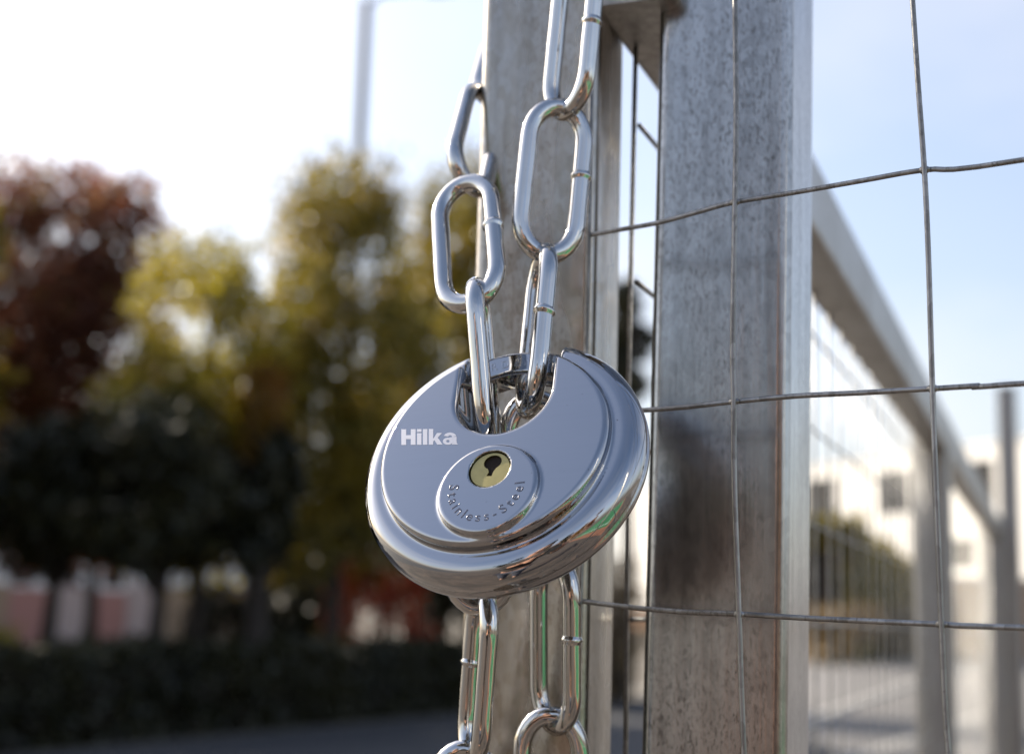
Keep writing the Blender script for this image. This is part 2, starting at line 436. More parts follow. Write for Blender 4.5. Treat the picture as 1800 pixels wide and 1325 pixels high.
def surface_nets(f, lo, hi, h):
    ax = [np.arange(lo[i], hi[i] + h, h) for i in range(3)]
    X, Y, Z = np.meshgrid(*ax, indexing='ij')
    g = f(X, Y, Z); ins = g < 0
    n = [len(a) - 1 for a in ax]
    cnt = np.zeros(n, np.int8)
    offs = [(i, j, k) for i in (0, 1) for j in (0, 1) for k in (0, 1)]
    for (i, j, k) in offs: cnt += ins[i:i + n[0], j:j + n[1], k:k + n[2]]
    mask = (cnt > 0) & (cnt < 8)
    cells = np.argwhere(mask); idx = -np.ones(n, np.int64); idx[mask] = np.arange(len(cells))
    acc = np.zeros((len(cells), 3)); num = np.zeros(len(cells))
    for a in offs:
        for d in range(3):
            if a[d] == 0:
                b = list(a); b[d] = 1
                ga = g[cells[:, 0] + a[0], cells[:, 1] + a[1], cells[:, 2] + a[2]]
                gb = g[cells[:, 0] + b[0], cells[:, 1] + b[1], cells[:, 2] + b[2]]
                c = (ga < 0) != (gb < 0)
                t = np.where(c, ga / np.where(c, ga - gb, 1), 0)
                p = np.array(a, float)[None, :].repeat(len(cells), 0); p[:, d] += t
                acc[c] += p[c]; num[c] += 1
    P_ = np.array(lo)[None, :] + (cells + acc / num[:, None]) * h
    def grad(p, e=1e-3):
        q = [p[:, 0], p[:, 1], p[:, 2]]
        out = []
        for d in range(3):
            a = [c.copy() for c in q]; b = [c.copy() for c in q]; a[d] += e; b[d] -= e
            out.append((f(*a) - f(*b)) / (2 * e))
        return np.stack(out, 1)
    for _ in range(5):
        G = grad(P_); v = f(P_[:, 0], P_[:, 1], P_[:, 2])
        P_ -= np.clip(v / np.maximum((G * G).sum(1), .2), -h, h)[:, None] * G
    N = grad(P_, 4e-2); N /= np.linalg.norm(N, axis=1)[:, None]
    quads = []
    for d in range(3):
        a = [slice(None)] * 3; b = [slice(None)] * 3; a[d] = slice(0, -1); b[d] = slice(1, None)
        ch = ins[tuple(a)] != ins[tuple(b)]
        e = np.argwhere(ch); sgn = ins[tuple(a)][ch]
        d1, d2 = (d + 1) % 3, (d + 2) % 3
        ok = (e[:, d1] > 0) & (e[:, d2] > 0) & (e[:, d1] < n[d1]) & (e[:, d2] < n[d2])
        e = e[ok]; sgn = sgn[ok]
        def cell(o1, o2):
            c = e.copy(); c[:, d1] += o1; c[:, d2] += o2; return idx[c[:, 0], c[:, 1], c[:, 2]]
        q = np.stack([cell(-1, -1), cell(0, -1), cell(0, 0), cell(-1, 0)], 1)
        q[~sgn] = q[~sgn][:, ::-1]; quads.append(q)
    return P_, N, np.concatenate(quads)
Pv, Nv, Q = surface_nets(lock_sdf, (-36.1, -36.1, -12.6), (36.1, 36.1, 13.3), .42)
me = bpy.data.meshes.new('body')
me.from_pydata((Pv * .001).tolist(), [], Q.tolist()); me.update(); me.shade_smooth()
me.normals_split_custom_set_from_vertices([tuple(v) for v in Nv.tolist()])
body = local('body', me, M_LOCK, padlock)

# shackle: flat sided curved bar crossing the opening
mm = .001
b = MB(); frames = []
for i in range(41):
    a = rad(48 + 84 * i / 40); er = V((math.cos(a), math.sin(a), 0))
    frames.append((er * 30.4 * mm, er, V((0, 0, 1))))
b.sweep(rrect(6.2 * mm, 8.4 * mm, 1.0 * mm, 5), frames)
me = bpy.data.meshes.new('shackle'); me.from_pydata(b.v, [], b.f); me.update()
bm = bmesh.new(); bm.from_mesh(me); bmesh.ops.recalc_face_normals(bm, faces=bm.faces); bm.to_mesh(me); bm.free(); me.shade_smooth()
shackle = wnormal(local('shackle', me, M_LOCK, padlock))
shackle.rotation_euler = (rad(11), 0, 0); shackle.location = (0, .0005, -.0058)

# key plug with its keyway
def disc_prism(c, r, z0, z1, n=64, bev=.25):
    b = MB(); rings = [(r, z0), (r, z1 - bev), (r - bev, z1)]
    for (rr, z) in rings:
        for k in range(n):
            a = 2 * math.pi * k / n; b.v.append(((c[0] + rr * math.cos(a)) * mm, (c[1] + rr * math.sin(a)) * mm, z * mm))
    for i in range(2):
        for k in range(n):
            k2 = (k + 1) % n; b.f.append((i * n + k, i * n + k2, (i + 1) * n + k2, (i + 1) * n + k))
    return b, n
def text_mesh(body, size=1.0, offset=0.0, extrude=0.0, bevel=0.0, shear=0.0):
    cu = bpy.data.curves.new('t', 'FONT'); cu.body = body; cu.size = size; cu.offset = offset; cu.extrude = extrude
    cu.bevel_depth = bevel; cu.bevel_resolution = 1; cu.align_x = 'CENTER'; cu.shear = shear; cu.resolution_u = 6
    o = bpy.data.objects.new('t', cu); COL.objects.link(o)
    dg = bpy.context.evaluated_depsgraph_get()
    me = bpy.data.meshes.new_from_object(o.evaluated_get(dg))
    vs = [v.co.copy() for v in me.vertices]; fs = [tuple(p.vertices) for p in me.polygons]
    bpy.data.objects.remove(o); bpy.data.curves.remove(cu); bpy.data.meshes.remove(me)
    return vs, fs
# keyway outline: round upper hole and a crooked slot below, cut through the plug face
zp = 11.55
kout = []
for k in range(0, 21):
    a = rad(-62 + 304 * k / 20); kout.append((PLUG[0] + .45 + 2.25 * math.cos(a), PLUG[1] + 2.1 + 2.0 * math.sin(a)))
kout += [(PLUG[0] - .25, PLUG[1] - .6), (PLUG[0] - .75, PLUG[1] - 1.7), (PLUG[0] + .55, PLUG[1] - 1.9), (PLUG[0] + .95, PLUG[1] - .6)]
from mathutils.geometry import delaunay_2d_cdt
nout = 64
outer = [(PLUG[0] + 4.8 * math.cos(2 * math.pi * k / nout), PLUG[1] + 4.8 * math.sin(2 * math.pi * k / nout)) for k in range(nout)]
vv = [V(p) for p in outer + kout]
ed = [(k, (k + 1) % nout) for k in range(nout)] + [(nout + k, nout + (k + 1) % len(kout)) for k in range(len(kout))]
r_ = delaunay_2d_cdt(vv, ed, [list(range(nout)), list(range(nout, nout + len(kout)))], 0, 1e-5)
fv, ff, forig = r_[0], r_[2], r_[5]
b = MB()
keep = [f for f, o in zip(ff, forig) if 0 in o and 1 not in o]
b.add([(p.x * mm, p.y * mm, zp * mm) for p in fv], keep)
for loop, z0, z1, rr in ((outer, zp, zp - .3, 5.0), (kout, zp, zp - 4.0, None)):
    n = len(loop); base_ = len(b.v)
    for z in (z0, z1):
        for (x, y) in loop:
            if rr and z == z1: x, y = PLUG[0] + (x - PLUG[0]) * rr / 4.8, PLUG[1] + (y - PLUG[1]) * rr / 4.8
            b.v.append((x * mm, y * mm, z * mm))
    for k in range(n): b.f.append((base_ + k, base_ + (k + 1) % n, base_ + n + (k + 1) % n, base_ + n + k))
base_ = len(b.v)
for z in (zp - .3, zp - 1.1):
    for k in range(nout): b.v.append(((PLUG[0] + 5.0 * math.cos(2 * math.pi * k / nout)) * mm, (PLUG[1] + 5.0 * math.sin(2 * math.pi * k / nout)) * mm, z * mm))
for k in range(nout): b.f.append((base_ + k, base_ + (k + 1) % nout, base_ + nout + (k + 1) % nout, base_ + nout + k))
me = bpy.data.meshes.new('key_plug'); me.from_pydata(b.v, [], b.f); me.update(); me.shade_smooth(); me.set_sharp_from_angle(angle=rad(35))
plug = local('key_plug', me, M_BRASS, padlock); plug['label'] = 'brass key plug with dark keyway'
b = MB(); b.add([(x * mm, y * mm, (zp - .55) * mm) for x, y in kout], [tuple(range(len(kout)))])  # near-black plate just inside the keyhole, its colour standing in for shade
b.box(((PLUG[0] + .2) * mm, (PLUG[1] - 1.7) * mm, (zp - 1.59) * mm), ((PLUG[0] + 1.4) * mm, (PLUG[1] + 4.0) * mm, (zp - .6) * mm))
me = bpy.data.meshes.new('ward_and_shade_plate'); me.from_pydata(b.v, [], b.f); me.update()
local('keyway', me, M_HOLE_SHADE, plug)

# lettering
def heavy_word():
    """heavy grotesque letters H i l k a as flat polygons"""
    vs, fs = [], []
    def poly(pts, z=0.0):
        b0 = len(vs); vs.extend(V((x, y, z)) for x, y in pts); fs.append(tuple(range(b0, b0 + len(pts))))
    def ring(cx, cy, ro, ri, a0, a1, n=18, z=0.0):
        for k in range(n):
            t0, t1 = rad(a0 + (a1 - a0) * k / n), rad(a0 + (a1 - a0) * (k + 1) / n)
            poly([(cx + ri[0] * math.cos(t0), cy + ri[1] * math.sin(t0)), (cx + ro[0] * math.cos(t0), cy + ro[1] * math.sin(t0)),
                  (cx + ro[0] * math.cos(t1), cy + ro[1] * math.sin(t1)), (cx + ri[0] * math.cos(t1), cy + ri[1] * math.sin(t1))], z)
    def box(x0, y0, x1, y1): poly([(x0, y0), (x1, y0), (x1, y1), (x0, y1)])
    box(0, 0, .29, 1); box(.29, .37, .58, .62); box(.58, 0, .87, 1)
    box(.96, 0, 1.23, .74); box(.96, .82, 1.23, 1)
    box(1.32, 0, 1.59, 1)
    box(1.68, 0, 1.95, 1); poly([(1.95, .20), (2.03, .28), (2.20, 0), (2.52, 0), (2.23, .44), (2.0, .44), (1.95, .38)]); poly([(2.0, .44), (2.23, .44), (2.49, .74), (2.18, .74)])
    ring(2.98, .46, (.40, .30), (.13, .13), 15, 160, 18, .0); box(3.10, 0, 3.38, .50); poly([(3.38, 0), (3.46, 0), (3.38, .12)])
    ring(2.85, .21, (.31, .225), (.10, .085), 0, 360, 28, .002)
    poly([(2.9, .40), (3.1, .30), (3.1, .47), (2.95, .45)], .004)
    return vs, fs
vs, fs = heavy_word()
xs = [v.x for v in vs]; ys = [v.y for v in vs]
x0, x1, y0, y1 = min(xs), max(xs), min(ys), max(ys)
b = MB(); out = []
for v in vs:
    q = on_face(705 + 100 * (v.x - x0) / (x1 - x0), 781.5 - 28 * (v.y - y0) / (y1 - y0), ZF * mm)
    out.append(V((q.x, q.y, v.z)))
vt = []
for p in out:
    r2 = (p.x * 1000) ** 2 + (p.y * 1000) ** 2
    vt.append((p.x, p.y, (ZF - r2 / 2600.0 + .05 + p.z) * mm))
me = bpy.data.meshes.new('brand_lettering'); me.from_pydata(vt, [], fs); me.update()
local('brand_lettering', me, M_PRINT, padlock)

def arc_letters(name, word, widths, cen, R, a0, a1, size, zfun, mat, parent, outward=True, **kw):
    """letters set round an arc; outward: tops point to the centre (text reads along the bottom)"""
    tot = sum(widths); acc = 0; V_, F_ = [], []
    for ch, wd in zip(word, widths):
        a = a0 + (a1 - a0) * (acc + wd / 2) / tot; acc += wd
        vs, fs = text_mesh(ch, size, **kw)
        er = V((math.cos(a), math.sin(a), 0)); base_ = len(V_)
        upv = -er if outward else er
        xv = V((-er.y, er.x, 0)) if outward else V((er.y, -er.x, 0))
        o = V((cen[0], cen[1], 0)) + er * R
        for v in vs:
            p = o + xv * v.x + upv * v.y
            V_.append((p.x * mm, p.y * mm, (zfun(p) + v.z) * mm))
        F_ += [tuple(i + base_ for i in f) for f in fs]
    me = bpy.data.meshes.new(name); me.from_pydata(V_, [], F_); me.update(); me.shade_smooth(); me.set_sharp_from_angle(angle=rad(40))
    return local(name, me, mat, parent)
word = 'Stainless-Steel'
wid = [.72, .42, .62, .34, .62, .34, .62, .56, .56, .5, .72, .42, .62, .62, .34]
M_ENGR = plain('engraved_steel', (.13, .13, .15), .25, 1.0, .1, 500)
arc_letters('steel_lettering', word, wid, KC, 9.4, rad(164), rad(364), 3.5,
            lambda p: ZK - ((p.x) ** 2 + (p.y) ** 2) / 2600.0 + .0, M_ENGR, padlock, True, offset=-.012, extrude=.02, bevel=.05)
arc_letters('shackle_lettering', 'HARDENED', [1] * 8, (0, 0), 29.3, rad(90 + 24), rad(90 - 24), 3.1,
            lambda p: 4.2, M_LOCK, shackle, False, offset=-.02, extrude=.06, bevel=.05)

# ================================================================== chain
WD, CCW, CCL = .0049, .0152, .0406
def link_mesh_data(seed):
    rn = random.Random(seed)
    path = []; r = CCW / 2; q = 1.22; h = CCL / 2 - q * r
    for k in range(17): a = math.pi * k / 16; path.append((r * math.cos(a), h + q * r * math.sin(a)))
    for k in range(1, 12): path.append((-r, h - 2 * h * k / 12))
    for k in range(17): a = math.pi + math.pi * k / 16; path.append((r * math.cos(a), -h + q * r * math.sin(a)))
    for k in range(1, 12): path.append((r, -h + 2 * h * k / 12))
    b = MB(); m = len(path); n = 20
    ph = rn.uniform(0, 6)
    for i, (x, y) in enumerate(path):
        x2, y2 = path[(i + 1) % m]; x0, y0 = path[i - 1]
        t = V((x2 - x0, y2 - y0, 0)).normalized(); a = V((t.y, -t.x, 0))
        rr = WD / 2 * (1 + .012 * math.sin(ph + 2 * math.pi * i * 3 / m) + (.01 * math.sin(ph * 2 + i)))
        for k in range(n):
            an = 2 * math.pi * k / n; b.v.append(tuple(V((x, y, 0)) + rr * (math.cos(an) * a + math.sin(an) * V((0, 0, 1)))))
    for i in range(m):
        for k in range(n):
            j = (i + 1) % m; k2 = (k + 1) % n
            b.f.append((i * n + k, i * n + k2, j * n + k2, j * n + k))
    me = bpy.data.meshes.new('link'); me.from_pydata(b.v, [], b.f); me.update()
    bm = bmesh.new(); bm.from_mesh(me); bmesh.ops.recalc_face_normals(bm, faces=bm.faces); bm.to_mesh(me); bm.free()
    me.shade_smooth(); me.materials.append(M_CHAIN)
    return me
LINKS = [link_mesh_data(k) for k in range(3)]
b = MB(); prof = [(-.0011, .0), (-.0007, .00018), (-.0003, .00042), (0, .00052), (.0004, .0004), (.0008, .00012), (.0011, .0)]
n = 20
for (y, dr) in prof:
    for k in range(n):
        a = 2 * math.pi * k / n; rr = WD / 2 + dr - .00004 + (.0001 * math.sin(3 * a) if dr > .0001 else 0)
        b.v.append((rr * math.cos(a), y + .0002 * math.sin(a), rr * math.sin(a)))
for i in range(len(prof) - 1):
    for k in range(n): b.f.append((i * n + k, i * n + (k + 1) % n, (i + 1) * n + (k + 1) % n, (i + 1) * n + k))
WELD = bpy.data.meshes.new('weld_bead'); WELD.from_pydata(b.v, [], b.f); WELD.update()
bm = bmesh.new(); bm.from_mesh(WELD); bmesh.ops.recalc_face_normals(bm, faces=bm.faces); bm.to_mesh(WELD); bm.free()
WELD.shade_smooth(); WELD.materials.append(M_CHAIN)
chain = empty('chain', P(985, 300, .372))
tag(chain, 'shiny zinc plated steel chain round the post, threaded through the padlock', 'chain')
def chain_link(k, top, bot, tw, weld):
    """top, bot: (px, py, depth) of the two apexes of the wire; tw: 0 flat to the lens, 90 edge on; weld: side (+1, -1) or 0"""
    A, B_ = P(*top), P(*bot)
    ay = (A - B_).normalized(); c = (A + B_) / 2
    tw = rad(tw); W = RT * math.cos(tw) + BK * math.sin(tw)
    axv = (W - W.dot(ay) * ay).normalized(); az = axv.cross(ay)
    M = Matrix(((axv.x, ay.x, az.x, c.x), (axv.y, ay.y, az.y, c.y), (axv.z, ay.z, az.z, c.z), (0, 0, 0, 1)))
    o = bpy.data.objects.new('link', LINKS[k % 3]); COL.objects.link(o); o.parent = chain
    sc = (A - B_).length / CCL
    o.matrix_basis = world_of(chain).inverted() @ M @ Matrix.Diagonal((1, min(1.06, max(.97, sc)), 1, 1))
    if weld:
        q = bpy.data.objects.new('weld_bead', WELD); COL.objects.link(q); q.parent = o
        q.matrix_basis = Matrix.Translation((weld * CCW / 2, .002, 0))
    return o
chain_link(0, (1021, -72, .394), (994, 204, .387), 53, 1)       # R1
chain_link(1, (986, 177, .3875), (957, 460, .374), -13, 1)          # R2
chain_link(2, (957, 437, .374), (928, 728, .358), 80, 1)         # R3
chain_link(0, (862, 146, .438), (812, 352, .395), -60, 0)        # L1
chain_link(1, (815, 322, .3885), (829, 536, .361), 28, 1)         # L2
chain_link(2, (838, 505, .363), (862, 788, .355), 95, 0)         # L3
chain_link(0, (850, 772, .362), (842, 1066, .362), 2, 0)         # B1
chain_link(1, (850, 1046, .362), (829, 1330, .362), 74, -1)      # B2
chain_link(2, (815, 1317, .362), (822, 1600, .362), 0, 0)        # B3
chain_link(2, (938, 700, .368), (962, 990, .372), -4, 0)         # C0
chain_link(0, (975, 985, .372), (976, 1276, .372), 57, 1)        # C1
chain_link(1, (967, 1256, .372), (972, 1540, .372), 6, 0)        # C2
# the strands going on out of the frame and behind the post
chain_link(0, (900, 60, .475), (873, 165, .441), 20, 0)
chain_link(1, (1048, -360, .396), (1025, -70, .392), 0, 0)
# ================================================================== background
def X_at(px, d): return (px - CX) / FPX * d
def Z_at(px, py, d): return P(px, py, d).z
def m_leaf(name, cols, transl=.4, gloss=.45):
    m, t, b = newmat(name)
    g = t.nodes.new('ShaderNodeNewGeometry')
    pos = coords(t); cl = noise(t, pos, 1.1, 2)
    mx = t.nodes.new('ShaderNodeMath'); mx.operation = 'MULTIPLY_ADD'
    t.links.new(g.outputs['Random Per Island'], mx.inputs[0]); mx.inputs[1].default_value = .55
    sb = t.nodes.new('ShaderNodeMath'); sb.operation = 'MULTIPLY_ADD'; t.links.new(cl, sb.inputs[0]); sb.inputs[1].default_value = 1.3; sb.inputs[2].default_value = -.4
    t.links.new(sb.outputs[0], mx.inputs[2])
    n = len(cols)
    c = ramp(t, mx.outputs[0], [((i + .5) / n, col) for i, col in enumerate(cols)])
    t.links.new(c, b.inputs['Base Color']); b.inputs['Roughness'].default_value = gloss
    tr = t.nodes.new('ShaderNodeBsdfTranslucent'); t.links.new(c, tr.inputs[0])
    ms = t.nodes.new('ShaderNodeMixShader'); ms.inputs[0].default_value = transl
    t.links.new(b.outputs[0], ms.inputs[1]); t.links.new(tr.outputs[0], ms.inputs[2])
    t.links.new(ms.outputs[0], t.nodes['Material Output'].inputs[0])
    return m
M_BARK = plain('bark', (.045, .035, .028), .9, 0, .4, 12)
L_MAROON = m_leaf('maroon_leaves', [(.07, .03, .02), (.16, .055, .033), (.25, .09, .045), (.20, .13, .05)], .5)
L_GREEN = m_leaf('green_leaves', [(.06, .06, .014), (.16, .14, .022), (.27, .21, .03), (.38, .26, .036)], .5)
L_YELLOW = m_leaf('yellow_green_leaves', [(.17, .15, .02), (.31, .26, .03), (.42, .34, .036), (.50, .36, .04)], .5)
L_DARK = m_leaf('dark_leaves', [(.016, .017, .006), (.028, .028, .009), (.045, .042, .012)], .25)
L_GOLD = m_leaf('gold_leaves', [(.14, .09, .012), (.24, .13, .015), (.30, .12, .014)], .5)
L_RED = m_leaf('red_leaves', [(.22, .035, .015), (.38, .06, .02), (.45, .10, .03)], .5)
L_DRY = m_leaf('dry_leaves', [(.15, .10, .05), (.22, .15, .07), (.25, .18, .09)], .3)

def leaf_cloud(blobs, n, size, seed, shell=.55):
    """blobs: (x, y, z, rx, ry, rz); leaf sized quads spread through the clumps of the crown"""
    r = np.random.default_rng(seed)
    vol = np.array([b[3] * b[4] * b[5] for b in blobs]) ** .75; vol /= vol.sum()
    pick = r.choice(len(blobs), n, p=vol); B = np.array(blobs)[pick]
    d = r.normal(size=(n, 3)); d /= np.linalg.norm(d, axis=1)[:, None]
    rr = (shell + (1 - shell) * r.random(n) ** .7) * (1 + .24 * r.normal(size=n))
    c = B[:, :3] + d * rr[:, None] * B[:, 3:6]
    nrm = d * .6 + r.normal(size=(n, 3)) * .7; nrm /= np.linalg.norm(nrm, axis=1)[:, None]
    a = np.cross(nrm, r.normal(size=(n, 3))); a /= np.linalg.norm(a, axis=1)[:, None]; b = np.cross(nrm, a)
    s = size * (.55 + .9 * r.random(n))[:, None]
    vs = np.stack([c - a * s, c - b * s * .5 + nrm * s * .12, c + a * s, c + b * s * .5 + nrm * s * .12], 1).reshape(-1, 3)
    return vs, n
def leaf_object(name, blobs, n, size, seed, mat, parent, shell=.55):
    vs, n = leaf_cloud(blobs, n, size, seed, shell)
    me = bpy.data.meshes.new(name); me.vertices.add(len(vs)); me.vertices.foreach_set('co', vs.ravel().astype(np.float32))
    me.loops.add(4 * n); me.loops.foreach_set('vertex_index', np.arange(4 * n, dtype=np.int32))
    me.polygons.add(n); me.polygons.foreach_set('loop_start', np.arange(0, 4 * n, 4, dtype=np.int32))
    me.update(calc_edges=True)
    return link_mesh(name, me, mat, parent)
def clumps(cx, cy, z0, z1, rx, ry, k, seed, cs=(.3, .5), top=1.0):
    r = random.Random(seed); out = []
    for i in range(k):
        t = r.random(); zz = z0 + (z1 - z0) * t
        env = math.sin(math.pi * (.16 + .68 * t)) ** .6
        if top != 1.0: env *= (1 - t) ** (top - 1) if t < 1 else 0
        a = r.uniform(0, 2 * math.pi); q = math.sqrt(r.random()) * .82
        s = r.uniform(*cs)
        out.append((cx + math.cos(a) * q * rx * env, cy + math.sin(a) * q * ry * env, zz, s * rx * .75, s * ry * .75, s * (z1 - z0) * .22 + .15))
    return out
def tree(name, label, cx, cy, z0, z1, rx, n, leaf, mat, seed, trunk_r=.13, k=26, group=None, cs=(.26, .5), lean=0.0, extra=None):
    t = empty(name, (cx, cy, 0)); tag(t, label, 'tree', group)
    r = random.Random(seed + 99)
    bl = clumps(cx, cy, z0, z1, rx, rx, k, seed, cs)
    leaf_object('crown', bl, int(n * .8), leaf, seed, mat, t)
    if extra: leaf_object('crown', extra[0], extra[1], leaf, seed + 7, extra[2], t)
    b = MB(); top = z0 + (z1 - z0) * .7
    pts = [V((cx + lean * (i / 6 - .5) + r.uniform(-.05, .05) * (i > 0), cy + r.uniform(-.05, .05) * (i > 0), top * i / 6)) for i in range(7)]
    b.tube(pts, [trunk_r * (1.25 if i == 0 else 1 - .13 * i) for i in range(7)], 9)
    for q in bl[:14]:
        h = min(max(q[2] - r.uniform(.6, 1.4), z0 * .8), top * .98); f = h / top * 6; i = min(int(f), 5); p = pts[i].lerp(pts[i + 1], f - i)
        e = V(q[:3]); m_ = p.lerp(e, .5) + V((0, 0, .15))
        b.tube([p, m_, e], [trunk_r * .42, trunk_r * .26, trunk_r * .08], 6)
    b.build('trunk', M_BARK, t, smooth=True)
    return t
GT = 'trees beyond the hedge'
def ztop(px, py, d): return Z_at(px, py, d)
def add_tree(label, px, d, py_top, py_bot, rx, n, leaf, mat, seed, **kw):
    return tree('tree', label, X_at(px, d), d, Z_at(px, py_bot, d), Z_at(px, py_top, d), rx, n, leaf, mat, seed, group=GT, **kw)
add_tree('maroon leaved tree at the left edge of the picture', -5, 26, 318, 960, 2.3, 21000, .10, L_MAROON, 11, k=60)
add_tree('maroon tree right of the leftmost one, rounded top', 180, 25, 330, 950, 1.75, 19000, .09, L_MAROON, 12, k=56)
add_tree('yellow green tree low in the gap between maroon and tall green trees', 360, 18, 445, 960, 1.5, 17000, .065, L_YELLOW, 13, k=60)
add_tree('tall green tree below the lamp post', 600, 19.5, 322, 980, 1.68, 22000, .07, L_GREEN, 14, k=70)
add_tree('slim green tree with the highest top, left of the chained post', 790, 25, 290, 980, 1.45, 15000, .085, L_GREEN, 15, k=50)
add_tree('green tree half hidden behind the padlock and chained post', 880, 23, 520, 960, 1.3, 6500, .10, L_GREEN, 16, k=20)
add_tree('small gold tinged tree low in front of the tall green tree', 455, 16.9, 640, 800, .5, 1500, .065, L_GOLD, 17, k=12, trunk_r=.05)
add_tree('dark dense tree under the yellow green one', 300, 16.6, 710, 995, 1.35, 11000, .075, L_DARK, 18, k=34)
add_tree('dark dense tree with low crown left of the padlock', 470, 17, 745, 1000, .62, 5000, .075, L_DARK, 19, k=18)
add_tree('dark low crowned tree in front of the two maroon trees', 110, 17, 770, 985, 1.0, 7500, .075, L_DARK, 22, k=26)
add_tree('dark tree seen in the slot between the two posts', 1112, 27, 500, 700, .85, 3000, .10, L_DARK, 20, k=14)
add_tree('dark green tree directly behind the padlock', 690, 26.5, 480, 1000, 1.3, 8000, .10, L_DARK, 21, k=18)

# shrubs and hedge
def shrub(label, px, d, py_top, rx, n, mat, seed, leaf=.06, ry=None, group=None):
    cx = X_at(px, d); zt = Z_at(px, py_top, d)
    t = empty('shrub', (cx, d, 0)); tag(t, label, 'shrub', group)
    bl = clumps(cx, d, .15 * zt, zt * .92, rx, ry or rx, 12, seed, (.4, .65))
    leaf_object('foliage', bl, n, leaf, seed, mat, t)
    b = MB(); r = random.Random(seed)
    for i in range(5):
        a = r.uniform(0, 6.28); b.tube([(cx, d, 0), (cx + math.cos(a) * rx * .3, d + math.sin(a) * rx * .3, zt * .4), (cx + math.cos(a) * rx * .5, d + math.sin(a) * rx * .5, zt * .75)], [.03, .02, .008], 5)
    b.build('stems', M_BARK, t)
    return t
shrub('red leaved shrub behind the hedge left of the padlock', 650, 20.5, 965, .6, 2600, L_RED, 31, .055)
shrub('red leaved shrub behind the hedge just below the padlock', 735, 21.5, 1000, .5, 1900, L_RED, 32, .055)
shrub('small yellow green shrub above the hedge at the left edge', 45, 15.8, 1105, .5, 1100, L_YELLOW, 33)
shrub('yellow green shrub above the hedge below the padlock', 600, 20.5, 1115, .5, 900, L_GREEN, 34)
shrub('brown dry bush at the foot of the olive hedge', 1475, 50, 1062, 1.9, 3000, L_DRY, 37, .12)
shrub('brown dry bush further along the olive hedge', 1580, 60, 1068, 2.0, 3000, L_DRY, 39, .12)
shrub('rusty bush low in the slot between the two posts', 1110, 23, 985, .8, 2000, L_DRY, 38)

def hedge(label, a, b, h, w, n, seed, mat=None, ls=.05):
    a, b = V((*a, 0)), V((*b, 0)); L = (b - a).length; u = (b - a).normalized(); v = V((-u.y, u.x, 0))
    t = empty('hedge', a.lerp(b, .5)); tag(t, label, 'hedge')
    core = MB(); ang = math.atan2(u.y, u.x)
    core.box((w * .2, -w * .38, .02), (L - w * .2, w * .38, h * .88), Matrix.Translation(a) @ Matrix.Rotation(ang, 4, 'Z'))
    core.build('branches', M_BARK, t)
    r = np.random.default_rng(seed)
    s = r.random(n) * L; side = r.random(n)
    s = np.where(r.random(n) < .06, r.normal(size=n) * .1, s); lat = np.where(side < .4, -w / 2, np.where(side < .6, w / 2, (r.random(n) - .5) * w)); zz = np.where(side < .6, r.random(n) * h, h)
    lat = lat + r.normal(size=n) * .04 * h; zz = np.maximum(.03, zz + r.normal(size=n) * .05 * h + .05 * h * np.sin(s * 2.1 / h) * (side >= .6))
    c = np.stack([a.x + u.x * s + v.x * lat, a.y + u.y * s + v.y * lat, zz], 1)
    nr = r.normal(size=(n, 3)); nr /= np.linalg.norm(nr, axis=1)[:, None]
    a1 = np.cross(nr, r.normal(size=(n, 3))); a1 /= np.linalg.norm(a1, axis=1)[:, None]; b1 = np.cross(nr, a1); sz = ls * (.6 + r.random(n))[:, None]
    vs = np.stack([c - a1 * sz, c - b1 * sz * .55, c + a1 * sz, c + b1 * sz * .55], 1).reshape(-1, 3)
    me = bpy.data.meshes.new('foliage'); me.vertices.add(len(vs)); me.vertices.foreach_set('co', vs.ravel().astype(np.float32))
    me.loops.add(4 * n); me.loops.foreach_set('vertex_index', np.arange(4 * n, dtype=np.int32))
    me.polygons.add(n); me.polygons.foreach_set('loop_start', np.arange(0, 4 * n, 4, dtype=np.int32)); me.update(calc_edges=True)
    link_mesh('foliage', me, mat or L_DARK, t)
hedge('clipped dark green hedge along the far side of the road', (-7.9, 7.6), (1.8, 25.6), 0.88, .9, 30000, 41)
hedge('long tall olive green hedge receding behind the fence at right', (11.5, 54), (33, 116), 4.8, 3.0, 30000, 42, L_GREEN, .20)

# asphalt road between the fence and the hedge; car park with lines on the right
def quad(name, pts, z, mat, kind='structure', parent=None):
    b = MB(); b.add([(x, y, z) for x, y in pts], [tuple(range(len(pts)))]); o = b.build(name, mat, parent)
    if kind: o['kind'] = kind
    return o
quad('road', [(-30, -14), (-7.0, 7.4), (2.4, 25.2), (6, 34), (4.6, 25), (2.5, 5.2), (-3, 2.5), (-14, -14)], .004, M_ASPH)
quad('car_park', [(2.5, 5.2), (4.6, 25), (6, 34), (11, 54), (33, 116), (60, 116), (40, 34), (14, 5.2)], .004, M_ASPH2)
quad('paving', [(-14, -14), (-3, 2.5), (2.5, 5.2), (14, 5.2), (14, -14)], .004, M_PAVE)
M_LINE = plain('road_paint', (.36, .35, .33), .7, 0, .2, 5)
road_lines = []
def strip(name, p, q, wd, z, mat):
    a, b_ = V((*p, 0)), V((*q, 0)); u = (b_ - a).normalized(); v = V((-u.y, u.x, 0)) * wd / 2
    return quad(name, [(a - v).xy, (b_ - v).xy, (b_ + v).xy, (a + v).xy], z, mat)
def gp(px, py):
    d = ray(px, py); k = -CAM_H / d.z; p = CAMP + k * d; return (p.x, p.y)
strip('road_line', gp(1300, 1302), gp(1700, 1166), .16, .008, M_LINE)
strip('road_line', gp(1430, 1355), gp(1800, 1232), .14, .008, M_LINE)
strip('road_line', gp(900, 1215), gp(1240, 1213), .5, .008, M_LINE)
M_CONC = plain('concrete', (.30, .29, .27), .85, 0, .2, 4)
